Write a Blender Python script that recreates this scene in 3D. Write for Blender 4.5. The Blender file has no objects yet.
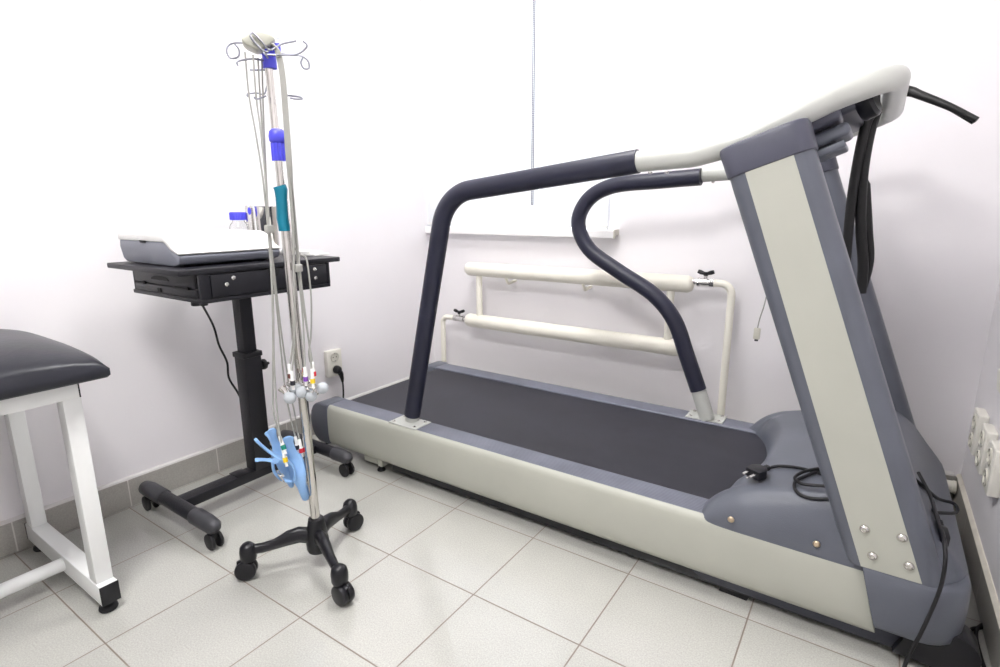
import bpy, bmesh, math, random
from mathutils import Vector, Matrix
random.seed(7)
V = Vector
S = bpy.context.scene
COL = S.collection

# ------------------------------------------------------------------ camera
F_PX, YAW, PIT, ROL = 549.317, -0.595975, 0.221885, -0.002682
CAM = V((1.1525, -1.0752, 1.0608))
fw = V((math.sin(YAW)*math.cos(PIT), math.cos(YAW)*math.cos(PIT), -math.sin(PIT)))
r0 = V((math.cos(YAW), -math.sin(YAW), 0)); u0 = r0.cross(fw)
RT = r0*math.cos(ROL) + u0*math.sin(ROL); UP = -r0*math.sin(ROL) + u0*math.cos(ROL)
cd = bpy.data.cameras.new('camera'); cam = bpy.data.objects.new('camera', cd); COL.objects.link(cam)
cd.sensor_width = 36; cd.lens = F_PX/1000*36; cd.clip_start = 0.02
M = Matrix.Identity(4)
for i in range(3):
    M[i][0] = RT[i]; M[i][1] = UP[i]; M[i][2] = -fw[i]; M[i][3] = CAM[i]
cam.matrix_world = M
S.camera = cam

def ray(px, py): return RT*((px-500)/F_PX) + UP*(-(py-333.5)/F_PX) + fw
def on_y(px, py, y): d = ray(px, py); return CAM + d*((y-CAM.y)/d.y)
def on_x(px, py, x): d = ray(px, py); return CAM + d*((x-CAM.x)/d.x)
def on_z(px, py, z): d = ray(px, py); return CAM + d*((z-CAM.z)/d.z)

# ------------------------------------------------------------------ materials
def mat(name, col, rough=.5, metal=0, bump=0, bscale=200, var=0, vscale=6, spec=.5, coat=0, trans=0, ior=1.45, aniso=None):
    m = bpy.data.materials.new(name); m.use_nodes = True
    nt = m.node_tree; b = nt.nodes['Principled BSDF']
    b.inputs['Base Color'].default_value = (*col, 1); b.inputs['Roughness'].default_value = rough
    b.inputs['Metallic'].default_value = metal; b.inputs['Specular IOR Level'].default_value = spec
    b.inputs['Coat Weight'].default_value = coat; b.inputs['Transmission Weight'].default_value = trans
    b.inputs['IOR'].default_value = ior
    tc = nt.nodes.new('ShaderNodeTexCoord')
    if var:
        n = nt.nodes.new('ShaderNodeTexNoise'); n.inputs['Scale'].default_value = vscale; n.inputs['Detail'].default_value = 5
        nt.links.new(tc.outputs['Object'], n.inputs['Vector'])
        cr = nt.nodes.new('ShaderNodeValToRGB')
        cr.color_ramp.elements[0].color = (*[c*(1-var) for c in col], 1); cr.color_ramp.elements[1].color = (*[min(1, c*(1+var)) for c in col], 1)
        cr.color_ramp.elements[0].position = .3; cr.color_ramp.elements[1].position = .7
        nt.links.new(n.outputs['Fac'], cr.inputs['Fac']); nt.links.new(cr.outputs['Color'], b.inputs['Base Color'])
    if bump:
        n2 = nt.nodes.new('ShaderNodeTexNoise'); n2.inputs['Scale'].default_value = bscale; n2.inputs['Detail'].default_value = 3
        nt.links.new(tc.outputs['Object'], n2.inputs['Vector'])
        bp = nt.nodes.new('ShaderNodeBump'); bp.inputs['Strength'].default_value = bump; bp.inputs['Distance'].default_value = .002
        nt.links.new(n2.outputs['Fac'], bp.inputs['Height']); nt.links.new(bp.outputs['Normal'], b.inputs['Normal'])
    return m

def tile_mat(name, col, grout, size, ox, oy, oz, axes, gw=.0022, rough=.35, speck=.16, mort_rough=.8, tone=.05, spec=.5):
    """square tiles laid on a grid in world coordinates; axes picks the two coordinates of the grid (None = no joints that way)"""
    m = bpy.data.materials.new(name); m.use_nodes = True
    nt = m.node_tree; N = nt.nodes.new; L = nt.links.new; b = nt.nodes['Principled BSDF']
    g = N('ShaderNodeNewGeometry'); sp = N('ShaderNodeSeparateXYZ'); L(g.outputs['Position'], sp.inputs[0])
    def mth(op, a, bb=None):
        n = N('ShaderNodeMath'); n.operation = op
        for i, v in enumerate((a, bb)):
            if v is None: continue
            if isinstance(v, (int, float)): n.inputs[i].default_value = v
            else: L(v, n.inputs[i])
        return n.outputs[0]
    b.inputs['Specular IOR Level'].default_value = spec
    lines = []; cells = []
    for ax, off in zip(axes, (ox, oy)):
        q = mth('DIVIDE', mth('SUBTRACT', sp.outputs[ax], off), size)
        fr = mth('FRACT', q); cells.append(mth('FLOOR', q))
        d = mth('MULTIPLY', mth('MINIMUM', fr, mth('SUBTRACT', 1.0, fr)), size)
        lines.append(d)
    d = lines[0] if len(lines) == 1 else mth('MINIMUM', lines[0], lines[1])
    mr = N('ShaderNodeMapRange'); mr.inputs['From Min'].default_value = gw*.6; mr.inputs['From Max'].default_value = gw*1.3
    L(d, mr.inputs['Value'])
    cm = N('ShaderNodeCombineXYZ'); L(cells[0], cm.inputs[0])
    if len(cells) > 1: L(cells[1], cm.inputs[1])
    wn = N('ShaderNodeTexWhiteNoise'); L(cm.outputs[0], wn.inputs['Vector'])
    n1 = N('ShaderNodeTexNoise'); n1.inputs['Scale'].default_value = 260; n1.inputs['Detail'].default_value = 3
    L(g.outputs['Position'], n1.inputs['Vector'])
    n2 = N('ShaderNodeTexNoise'); n2.inputs['Scale'].default_value = 7; n2.inputs['Detail'].default_value = 5
    L(g.outputs['Position'], n2.inputs['Vector'])
    v = mth('ADD', mth('ADD', mth('MULTIPLY', mth('SUBTRACT', n1.outputs['Fac'], .5), speck*3), mth('MULTIPLY', mth('SUBTRACT', n2.outputs['Fac'], .5), .14)),
            mth('ADD', 1.0, mth('MULTIPLY', mth('SUBTRACT', wn.outputs['Value'], .5), tone)))
    vm = N('ShaderNodeVectorMath'); vm.operation = 'SCALE'; vm.inputs[0].default_value = col; L(v, vm.inputs['Scale'])
    mx = N('ShaderNodeMix'); mx.data_type = 'RGBA'; mx.inputs[6].default_value = (*grout, 1)
    L(mr.outputs['Result'], mx.inputs[0]); L(vm.outputs[0], mx.inputs[7]); L(mx.outputs[2], b.inputs['Base Color'])
    rr = N('ShaderNodeMapRange'); rr.inputs['To Min'].default_value = mort_rough; rr.inputs['To Max'].default_value = rough
    L(mr.outputs['Result'], rr.inputs['Value']); L(rr.outputs['Result'], b.inputs['Roughness'])
    bp = N('ShaderNodeBump'); bp.inputs['Strength'].default_value = .35; bp.inputs['Distance'].default_value = .001
    h = mth('ADD', mr.outputs['Result'], mth('MULTIPLY', n1.outputs['Fac'], .12))
    L(h, bp.inputs['Height']); L(bp.outputs['Normal'], b.inputs['Normal'])
    return m

def emit_mat(name, col, strength):
    m = bpy.data.materials.new(name); m.use_nodes = True
    nt = m.node_tree; nt.nodes.clear()
    e = nt.nodes.new('ShaderNodeEmission'); e.inputs['Color'].default_value = (*col, 1); e.inputs['Strength'].default_value = strength
    o = nt.nodes.new('ShaderNodeOutputMaterial'); nt.links.new(e.outputs[0], o.inputs[0]); return m

T = .33
MT = dict(
    wall=mat('painted_wall', (.838, .815, .838), .75, bump=.12, bscale=90, var=.012, vscale=3),
    ceil=mat('ceiling_paint', (.85, .85, .84), .8, bump=.05, var=.01),
    floor=tile_mat('floor_tiles', (.46, .458, .425), (.21, .175, .145), T, 0, 0, 0, (0, 1), rough=.17, spec=1.0, speck=.22),
    skirt_l=tile_mat('skirting_tiles_left', (.40, .385, .355), (.66, .64, .61), T, .01, 0, 0, (1,), rough=.4, gw=.002),
    skirt_b=tile_mat('skirting_tiles_back', (.40, .385, .355), (.66, .64, .61), T, .13, 0, 0, (0,), rough=.4, gw=.002),
    skirt_r=tile_mat('skirting_tiles_right', (.40, .385, .355), (.66, .64, .61), T, .10, 0, 0, (1,), rough=.4, gw=.002),
    skirt_top=mat('skirting_top_strip', (.70, .68, .665), .6, var=.04, vscale=20),
    beige_top=mat('beige_trim_strip', (.70, .66, .58), .5, var=.08, vscale=25),
    sill=mat('white_sill', (.88, .87, .87), .35, var=.01),
    frame_w=mat('window_frame_white', (.85, .85, .85), .4, var=.01),
    door=mat('white_door', (.8, .79, .77), .45, var=.02),
    cream=mat('treadmill_cream', (.445, .45, .395), .42, bump=.10, bscale=320, var=.035, vscale=5),
    creamrail=mat('cream_coated_tube', (.50, .51, .48), .35, bump=.06, bscale=250, var=.02, vscale=7),
    slate=mat('slate_grey_plastic', (.110, .119, .146), .38, bump=.25, bscale=420, var=.10, vscale=7),
    slate_d=mat('slate_dark_frame', (.042, .044, .060), .45, bump=.15, bscale=300, var=.12, vscale=8),
    foam=mat('dark_foam_grip', (.017, .018, .036), .42, bump=.12, bscale=500, var=.12, vscale=9),
    belt=None, railtop=None,
    black=mat('black_plastic', (.006, .006, .009), .30, bump=.06, bscale=300, var=.2, vscale=14),
    blackm=mat('black_powder_coat', (.007, .007, .011), .42, bump=.25, bscale=600, var=.15, vscale=10),
    greyp=mat('dark_grey_caps', (.045, .045, .052), .45, var=.12, vscale=20),
    rubber=mat('black_rubber', (.006, .006, .008), .55, bump=.1, var=.2, vscale=20),
    vinyl=mat('black_vinyl', (.010, .011, .018), .34, bump=.30, bscale=55, var=.14, vscale=8),
    whitem=mat('white_coated_steel', (.82, .83, .82), .35, bump=.04, var=.012, vscale=9),
    chrome=mat('chrome', (.66, .64, .61), .08, 1, var=.05, vscale=30),
    steel=mat('brushed_steel', (.70, .69, .68), .24, 1, var=.08, vscale=40),
    wire=mat('galvanised_wire', (.34, .35, .40), .32, 1, var=.06, vscale=30),
    blue=mat('royal_blue_plastic', (.085, .085, .72), .38, var=.06, vscale=25),
    teal=mat('teal_grip', (.0, .17, .26), .45, bump=.1, bscale=150, var=.06, vscale=25),
    lblue=mat('light_blue_plastic', (.27, .47, .79), .38, var=.05, vscale=30),
    bulb=mat('grey_rubber_bulb', (.46, .49, .52), .5, bump=.05, var=.05, vscale=50),
    lead=mat('grey_lead_sheath', (.36, .36, .335), .45, var=.05, vscale=40),
    yoke=mat('ivory_grey_housing', (.42, .42, .36), .45, var=.05, vscale=30),
    white=mat('white_plastic', (.83, .83, .81), .4, var=.015, vscale=20),
    ivory=mat('ivory_socket_plastic', (.80, .78, .71), .35, var=.02, vscale=20),
    ivory_in=mat('socket_recess_plastic', (.62, .60, .53), .4, var=.04, vscale=20),
    rad=mat('cream_radiator_paint', (.86, .835, .74), .38, bump=.08, bscale=60, var=.025, vscale=8),
    ecgg=mat('ecg_case_grey', (.20, .21, .25), .45, bump=.1, bscale=400, var=.06, vscale=12),
    glass=mat('clear_glass', (.97, .98, .98), .02, trans=1, ior=1.47, spec=.5),
    brass=mat('brass_screw', (.62, .50, .36), .3, 1, var=.08, vscale=80),
    bead=mat('bead_chain_grey', (.10, .10, .15), .5, 0, var=.05, vscale=80),
    darkhole=mat('dark_recess', (.006, .006, .007), .7, var=.1),
    straps=mat('black_sheath', (.005, .005, .006), .5, bump=.4, bscale=130, var=.25, vscale=18),
    red=mat('red_band', (.70, .03, .05), .4, var=.05), yellow=mat('yellow_band', (.85, .58, .02), .4, var=.05),
    green=mat('green_band', (.0, .22, .16), .4, var=.05), brown=mat('brown_band', (.13, .035, .025), .4, var=.05),
    purple=mat('purple_band', (.20, .06, .42), .4, var=.05), dark=mat('black_band', (.02, .02, .03), .4, var=.05),
    bluedot=mat('blue_tag', (.03, .12, .75), .4, var=.05),
)
# treadmill belt: fine fabric weave + lengthwise sheen; the side rail tops: ribbed
def weave(name, col, rough, scale, axis):
    m = mat(name, col, rough, var=.16, vscale=10); nt = m.node_tree; b = nt.nodes['Principled BSDF']
    tc = nt.nodes.new('ShaderNodeTexCoord'); w = nt.nodes.new('ShaderNodeTexWave'); w.bands_direction = axis
    w.inputs['Scale'].default_value = scale; nt.links.new(tc.outputs['Object'], w.inputs['Vector'])
    bp = nt.nodes.new('ShaderNodeBump'); bp.inputs['Strength'].default_value = .4; bp.inputs['Distance'].default_value = .0015
    nt.links.new(w.outputs['Fac'], bp.inputs['Height']); nt.links.new(bp.outputs['Normal'], b.inputs['Normal']); return m
MT['belt'] = weave('running_belt', (.027, .027, .037), .5, 160, 'X')
MT['railtop'] = weave('ribbed_rail_top', (.15, .158, .20), .42, 38, 'Y')

# ------------------------------------------------------------------ mesh builder
OFF = {}
class MB:
    def __init__(s): s.bm = bmesh.new()
    def _merge(s, tmp):
        me = bpy.data.meshes.new('t'); tmp.to_mesh(me); tmp.free(); s.bm.from_mesh(me); bpy.data.meshes.remove(me)
    def box(s, lo, hi, bev=0, seg=2, mx=None):
        t = bmesh.new(); bmesh.ops.create_cube(t, size=1)
        lo, hi = V(lo), V(hi); c = (lo+hi)/2; d = hi-lo
        for v in t.verts: v.co = V((v.co.x*d.x, v.co.y*d.y, v.co.z*d.z)) + c
        if bev: bmesh.ops.bevel(t, geom=t.edges[:], offset=bev, segments=seg, profile=.5, affect='EDGES')
        if mx: bmesh.ops.transform(t, matrix=mx, verts=t.verts)
        s._merge(t); return s
    def prism(s, pts, axis, a, b, bev=0, seg=2, mx=None):
        """polygon pts in the two other axes (x,z for axis y; y,z for axis x; x,y for z) extruded from a to b"""
        t = bmesh.new()
        def P(p, w): return {'x': (w, p[0], p[1]), 'y': (p[0], w, p[1]), 'z': (p[0], p[1], w)}[axis]
        A = [t.verts.new(P(p, a)) for p in pts]; B = [t.verts.new(P(p, b)) for p in pts]
        n = len(pts); t.faces.new(A); t.faces.new(B[::-1])
        for i in range(n): t.faces.new((A[i], B[i], B[(i+1) % n], A[(i+1) % n]))
        bmesh.ops.recalc_face_normals(t, faces=t.faces)
        if bev: bmesh.ops.bevel(t, geom=t.edges[:], offset=bev, segments=seg, profile=.5, affect='EDGES', clamp_overlap=True)
        if mx: bmesh.ops.transform(t, matrix=mx, verts=t.verts)
        s._merge(t); return s
    def tube(s, path, r, n=14, closed=False, caps=True, flat=None, thin=.8):
        """sweep a circle (radius or list of radii) along points"""
        P = [V(p) for p in path]; R = r if isinstance(r, (list, tuple)) else [r]*len(P)
        t = bmesh.new(); rings = []
        tg = []
        for i in range(len(P)):
            a = P[i-1] if (i or closed) else P[i]; b = P[(i+1) % len(P)] if (i < len(P)-1 or closed) else P[i]
            tg.append((b-a).normalized())
        nrm = tg[0].orthogonal().normalized() if flat is None else (V(flat)-tg[0]*tg[0].dot(V(flat))).normalized()
        for i in range(len(P)):
            nrm = (nrm - tg[i]*nrm.dot(tg[i])).normalized(); bi = tg[i].cross(nrm)
            rings.append([t.verts.new(P[i] + (nrm*math.cos(2*math.pi*k/n) + bi*math.sin(2*math.pi*k/n)*(1 if flat is None else thin))*R[i]) for k in range(n)])
        m = len(P)
        for i in range(m if closed else m-1):
            a, b = rings[i], rings[(i+1) % m]
            for k in range(n): t.faces.new((a[k], a[(k+1) % n], b[(k+1) % n], b[k]))
        if caps and not closed:
            t.faces.new(rings[0][::-1]); t.faces.new(rings[-1])
        bmesh.ops.recalc_face_normals(t, faces=t.faces)
        s._merge(t); return s
    def cyl(s, p0, p1, r, n=24, bev=0):
        if bev:
            p0, p1 = V(p0), V(p1); d = (p1-p0).normalized()
            return s.tube([p0, p0+d*bev*.3, p0+d*bev, p1-d*bev, p1-d*bev*.3, p1], [r-bev, r-bev*.3, r, r, r-bev*.3, r-bev], n)
        return s.tube([p0, p1], r, n)
    def lathe(s, prof, origin, axis=(0, 0, 1), n=28):
        """prof: (radius, height) along axis"""
        ax = V(axis).normalized(); a = ax.orthogonal().normalized(); b = ax.cross(a); o = V(origin)
        t = bmesh.new(); rings = []
        for r, h in prof:
            if r < 1e-6: rings.append([t.verts.new(o+ax*h)])
            else: rings.append([t.verts.new(o+ax*h+(a*math.cos(2*math.pi*k/n)+b*math.sin(2*math.pi*k/n))*r) for k in range(n)])
        for A, B in zip(rings, rings[1:]):
            for k in range(n):
                if len(A) == 1 and len(B) == 1: continue
                if len(A) == 1: t.faces.new((A[0], B[k], B[(k+1) % n]))
                elif len(B) == 1: t.faces.new((A[k], A[(k+1) % n], B[0]))
                else: t.faces.new((A[k], A[(k+1) % n], B[(k+1) % n], B[k]))
        if len(rings[0]) > 1: t.faces.new(rings[0][::-1])
        if len(rings[-1]) > 1: t.faces.new(rings[-1])
        bmesh.ops.recalc_face_normals(t, faces=t.faces)
        s._merge(t); return s
    def ball(s, c, r, sc=(1, 1, 1), mx=None):
        t = bmesh.new(); bmesh.ops.create_uvsphere(t, u_segments=24, v_segments=14, radius=r)
        for v in t.verts: v.co = V((v.co.x*sc[0], v.co.y*sc[1], v.co.z*sc[2]))
        if mx: bmesh.ops.transform(t, matrix=mx, verts=t.verts)
        for v in t.verts: v.co += V(c)
        s._merge(t); return s
    def loft(s, rings, closed_ring=True, caps=True):
        t = bmesh.new(); R = [[t.verts.new(p) for p in ring] for ring in rings]; n = len(R[0])
        for A, B in zip(R, R[1:]):
            for k in range(n if closed_ring else n-1): t.faces.new((A[k], A[(k+1) % n], B[(k+1) % n], B[k]))
        if caps and closed_ring: t.faces.new(R[0][::-1]); t.faces.new(R[-1])
        bmesh.ops.recalc_face_normals(t, faces=t.faces)
        s._merge(t); return s
    def build(s, name, m, parent=None, ang=35):
        me = bpy.data.meshes.new(name)
        o = bpy.data.objects.new(name, me); COL.objects.link(o)
        off = OFF.get(parent, V((0, 0, 0))) if parent else V((0, 0, 0))
        if parent:
            o.parent = parent; OFF[o] = off.copy()
            bmesh.ops.translate(s.bm, verts=s.bm.verts, vec=-off)
        s.bm.to_mesh(me); s.bm.free()
        me.shade_smooth(); me.set_sharp_from_angle(angle=math.radians(ang))
        me.materials.append(MT[m] if isinstance(m, str) else m)
        return o
def base(o, p):
    """move a top-level mesh's origin to its base"""
    p = V(p); o.data.transform(Matrix.Translation(-p)); o.location = p; OFF[o] = p.copy(); return o
def tag(o, label, cat, group=None, kind=None):
    o['label'] = label; o['category'] = cat
    if group: o['group'] = group
    if kind: o['kind'] = kind
    return o
def thing(name, label, cat, loc, group=None):
    o = bpy.data.objects.new(name, None); COL.objects.link(o); o.location = loc; o.empty_display_size = .05
    OFF[o] = V(loc); return tag(o, label, cat, group)
def struct(o):
    o['kind'] = 'structure'; return o
def copy_tree(o, delta=(0, 0, 0), parent=None):
    c = o.copy(); COL.objects.link(c)
    if parent: c.parent = parent
    else: c.location = o.location + V(delta)
    for ch in [x for x in bpy.data.objects if x.parent == o]: copy_tree(ch, parent=c)
    return c
def fillet(pts, r, k=10):
    P = [V(p) for p in pts]; R = r if isinstance(r, (list, tuple)) else [r]*(len(P)-2); out = [P[0]]
    for i in range(1, len(P)-1):
        a = (P[i-1]-P[i]).normalized(); b = (P[i+1]-P[i]).normalized(); th = a.angle(b)
        d = R[i-1]/math.tan(th/2); p0 = P[i]+a*d; p1 = P[i]+b*d
        c = P[i]+(a+b).normalized()*(R[i-1]/math.sin(th/2)); va, vb = p0-c, p1-c; w = va.angle(vb)
        for j in range(k+1):
            t = j/k; out.append(c+(va*math.sin((1-t)*w)+vb*math.sin(t*w))/math.sin(w))
    out.append(P[-1]); return out
def spline(pts, k=8):
    P = [V(p) for p in pts]; P = [P[0]*2-P[1]]+P+[P[-1]*2-P[-2]]; out = []
    for i in range(1, len(P)-2):
        a, b, c, d = P[i-1:i+3]
        for j in range(k):
            t = j/k; out.append(.5*((2*b)+(c-a)*t+(2*a-5*b+4*c-d)*t*t+(3*b-a-3*c+d)*t**3))
    out.append(P[-2]); return out

# ------------------------------------------------------------------ room shell
XL, XR, YB, YF, ZC = -1.008, 1.51, 1.394, -3.0, 2.75
WX0, WX1, WZ0, WZ1 = -.975, .085, .967, 2.25          # window opening
struct(MB().box((XL-.1, YF-.1, -.1), (XR+.1, YB+.3, 0)).build('floor', 'floor'))
struct(MB().box((XL-.1, YF-.1, ZC), (XR+.1, YB+.3, ZC+.1)).build('ceiling', 'ceil'))
struct(MB().box((XL-.1, YF-.1, 0), (XL, YB+.3, ZC)).build('wall_left', 'wall'))
struct(MB().box((XR, YF-.1, 0), (XR+.1, YB+.3, ZC)).build('wall_right', 'wall'))
w = MB()
w.box((XL, YB, 0), (XR, YB+.3, WZ0-.04)).box((XL, YB, WZ1), (XR, YB+.3, ZC))
w.box((XL, YB, WZ0-.04), (WX0, YB+.3, WZ1)).box((WX1, YB, WZ0-.04), (XR, YB+.3, WZ1))
struct(w.build('wall_back', 'wall'))
w = MB()
w.box((XL, YF-.1, 0), (-.3, YF, ZC)).box((.6, YF-.1, 0), (XR, YF, ZC)).box((-.3, YF-.1, 2.05), (.6, YF, ZC))
struct(w.build('wall_front', 'wall'))
d1 = struct(MB().box((-.3, YF-.07, 0.005), (.6, YF-.02, 2.05), .004).build('door_1', 'door'))
MB().cyl((.5, YF-.02, 1.02), (.5, YF+.03, 1.02), .012).tube(fillet([(.5, YF+.03, 1.02), (.5, YF+.05, 1.02), (.38, YF+.05, 1.02)], .012, 5), .009).build('door_handle', 'steel', d1)
# skirting
SH = .104
def skirting(name, lo, hi, m, topm):
    lo, hi = V(lo), V(hi)
    a = struct(MB().box(lo, (hi.x, hi.y, SH), .0015, 1).build(name, m))
    return a
skirting('baseboard_left', (XL, YF, 0), (XL+.010, YB, SH), 'skirt_l', None)
skirting('baseboard_back', (XL+.010, YB-.010, 0), (XR-.010, YB, SH), 'skirt_b', None)
skirting('baseboard_right', (XR-.010, YF, 0), (XR, YB, SH), 'skirt_r', None)
struct(MB().prism([(XL, SH), (XL+.011, SH), (XL+.009, SH+.006), (XL, SH+.010)], 'y', YF, YB).build('trim_1', 'skirt_top'))
struct(MB().prism([(YB, SH), (YB-.011, SH), (YB-.009, SH+.006), (YB, SH+.012)], 'x', XL+.011, XR-.02).build('trim_2', 'skirt_top'))
struct(MB().prism([(XR, SH), (XR-.012, SH), (XR-.012, SH+.003), (XR-.003, SH+.011), (XR, SH+.011)], 'y', YF, YB).build('trim_3', 'beige_top'))
# window: frame, glazing, outer light comes from the sky behind it
wf = MB()
fy0, fy1 = YB+.17, YB+.235
for (a, b) in (((WX0, WZ0), (WX0+.06, WZ1)), ((WX1-.06, WZ0), (WX1, WZ1)), ((WX0+.06, WZ0), (WX1-.06, WZ0+.06)), ((WX0+.06, WZ1-.06), (WX1-.06, WZ1)), ((-.45, WZ0+.06), (-.38, WZ1-.06))):
    wf.box((a[0], fy0, a[1]), (b[0], fy1, b[1]), .004)
win = struct(wf.build('window_1', 'frame_w'))
for a, b in ((WX0+.06, -.45), (-.38, WX1-.06)):
    MB().box((a, YB+.2, WZ0+.06), (b, YB+.206, WZ1-.06)).build('pane', 'glass', win)
MB().box((-.40, fy0-.03, 1.5), (-.385, fy0, 1.62), .004).build('window_handle', 'white', win)
sl = MB()
sl.prism([(YB+.17, .967), (YB-.045, .967), (YB-.05, .962), (YB-.05, .932), (YB-.043, .930), (YB-.043, .945), (YB+.17, .945)], 'x', XL+.001, .145)
struct(sl.build('trim_4', 'sill'))
MB().prism([(YB+.0, .969), (YB-.052, .969), (YB-.0525, .929), (YB-.041, .929), (YB-.041, .944), (YB+.0, .944)], 'x', .1445, .151).build('sill_end_cap', 'ivory_in', [o for o in bpy.data.objects if o.name == 'trim_4'][0])

# white roller blinds hanging over the window reveal, bead chain on the right one
MT['blind'] = bpy.data.materials.new('blind_fabric'); MT['blind'].use_nodes = True
nt = MT['blind'].node_tree; nt.nodes.clear()
o_ = nt.nodes.new('ShaderNodeOutputMaterial'); df = nt.nodes.new('ShaderNodeBsdfDiffuse'); tr = nt.nodes.new('ShaderNodeBsdfTranslucent'); mx = nt.nodes.new('ShaderNodeMixShader')
tcn = nt.nodes.new('ShaderNodeTexCoord'); nn = nt.nodes.new('ShaderNodeTexNoise'); nn.inputs['Scale'].default_value = 20; nt.links.new(tcn.outputs['Object'], nn.inputs['Vector'])
cr = nt.nodes.new('ShaderNodeValToRGB'); cr.color_ramp.elements[0].color = (.86, .87, .88, 1); cr.color_ramp.elements[1].color = (.90, .91, .92, 1)
nt.links.new(nn.outputs['Fac'], cr.inputs['Fac']); nt.links.new(cr.outputs['Color'], df.inputs['Color']); nt.links.new(cr.outputs['Color'], tr.inputs['Color'])
mx.inputs[0].default_value = .28; nt.links.new(df.outputs[0], mx.inputs[1]); nt.links.new(tr.outputs[0], mx.inputs[2]); nt.links.new(mx.outputs[0], o_.inputs[0])
def blind(x0, x1, label, chain):
    b = thing('roller_blind', label, 'blind', ((x0+x1)/2, YB-.028, .985), 'white roller blinds over the window')
    MB().box((x0, YB-.030, .99), (x1, YB-.0285, WZ1+.05)).build('fabric', 'blind', b)
    MB().box((x0, YB-.034, .975), (x1, YB-.0245, .992), .003).build('bottom_bar', 'white', b)
    MB().cyl((x0, YB-.024, WZ1+.055), (x1, YB-.024, WZ1+.055), .022).build('roller_tube', 'white', b)
    for x in (x0-.004, x1): MB().box((x, YB-.05, WZ1+.02), (x+.004, YB, WZ1+.09), .001).build('bracket', 'white', b)
    if chain:
        p = on_y(531.5, 204, YB-.045); q = on_y(535, -20, YB-.045)
        cx = (p.x+q.x)/2
        m = MB(); z = p.z; m2 = MB()
        for sx in (-.0045, .0045):
            k = 0; z = p.z
            while z < WZ1+.05:
                m.ball((cx+sx, YB-.045, z), .0028); z += .0085
            m2.cyl((cx+sx, YB-.045, p.z), (cx+sx, YB-.045, WZ1+.05), .0012, 6)
        m2.tube([(cx+.0045*math.cos(a*math.pi/8), YB-.045, p.z-.0045*math.sin(a*math.pi/8)) for a in range(9)], .0012, 6)
        m2.box((cx-.008, YB-.05, WZ1+.045), (cx+.008, YB-.03, WZ1+.07), .002)
        c = m2.build('pull_chain', 'bead', b); m.build('chain_beads', 'bead', c)['kind'] = 'stuff'
blind(WX0-.026, -.268, 'white roller blind covering the left half of the window behind the treadmill', True)
blind(-.256, WX1+.02, 'white roller blind covering the right half of the window behind the treadmill', False)

# ceiling light fittings (outside the frame, they light the room)
for i, (x, y) in enumerate(((.1, .40), (.35, -1.2))):
    lt = thing('ceiling_light', ('square ceiling light panel above the treadmill', 'square ceiling light panel near the door')[i], 'ceiling light', (x, y, ZC-.05), 'ceiling light panels')
    m = MB(); a = .31
    for lo, hi in (((x-a, y-a), (x+a, y-a+.02)), ((x-a, y+a-.02), (x+a, y+a)), ((x-a, y-a+.02), (x-a+.02, y+a-.02)), ((x+a-.02, y-a+.02), (x+a, y+a-.02))):
        m.box((lo[0], lo[1], ZC-.05), (hi[0], hi[1], ZC), .002)
    m.build('housing', 'whitem', lt)
    MB().box((x-a+.02, y-a+.02, ZC-.04), (x+a-.02, y+a-.02, ZC-.03)).build('diffuser', emit_mat('lit_diffuser_%d' % i, (1, .985, .97), (40, 60)[i]), lt)

# ------------------------------------------------------------------ treadmill
tm = thing('treadmill', 'large grey and cream treadmill with dark padded handrails and a looped front bar', 'treadmill', (.3, .775, 0))
YN, YFR = .36, 1.19                     # outer faces near / far
YC = (YN+YFR)/2
mir = lambda y: 2*YC-y
def both(y, side): return y if side == 0 else mir(y)
ZT = .235
# belt with its rear roller
pr = [(.94, .229), (-.705, .229)]
for a in range(1, 9): pr.append((-.705-.045*math.sin(a*math.pi/8), .184+.045*math.cos(a*math.pi/8)))
pr += [(.94, .139)]
MB().prism(pr, 'y', .478, 1.102).build('running_belt', 'belt', tm, 30)
for s in (0, 1):
    f = lambda y: both(y, s)
    # side rail top
    rt = MB(); y0, y1 = sorted((f(.379), f(.472)))
    rt.prism([(y0, .20), (y1, .20), (y1, .233), (y1-.003, .236), (y0+.003, .236), (y0, .233)], 'x', -.728, .95)
    rt.build('side_rail', 'railtop', tm)
    # dark gap strip along the belt
    y0, y1 = sorted((f(.472), f(.478)))
    MB().box((-.70, y0, .15), (.93, y1, .226)).build('belt_edge_gap', 'darkhole', tm)
    # cream side panel (rounded outside) with slanted front end
    pf = [(.400, .056), (.372, .060), (.364, .075), (.3605, .11), (.360, .15), (.361, .19), (.3635, .217), (.367, .227), (.373, .2335), (.379, .236), (.384, .2355), (.388, .230), (.40, .225)]
    rings = []
    for t in range(2):
        rings.append([V(((-.727 if t == 0 else 1.216+(.235-z)*.27), f(y), z)) for y, z in pf])
    MB().loft(rings).build('side_panel', 'cream', tm, 60)
    # rear end cap, round nose
    nose = [(-.727, .238)] + [(-.775-.072*math.sin(a*math.pi/14)**.8, .148+.091*math.cos(a*math.pi/14)) for a in range(0, 15)] + [(-.727, .057)]
    y0, y1 = sorted((f(.361), f(.474)))
    MB().prism(nose, 'y', y0, y1, .008, 2).build('rear_cap', 'slate', tm, 50)
# rear cross-member between the caps
MB().box((-.70, .474, .06), (-.66, 1.106, .14), .006).build('rear_crossbar', 'slate_d', tm)
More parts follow.
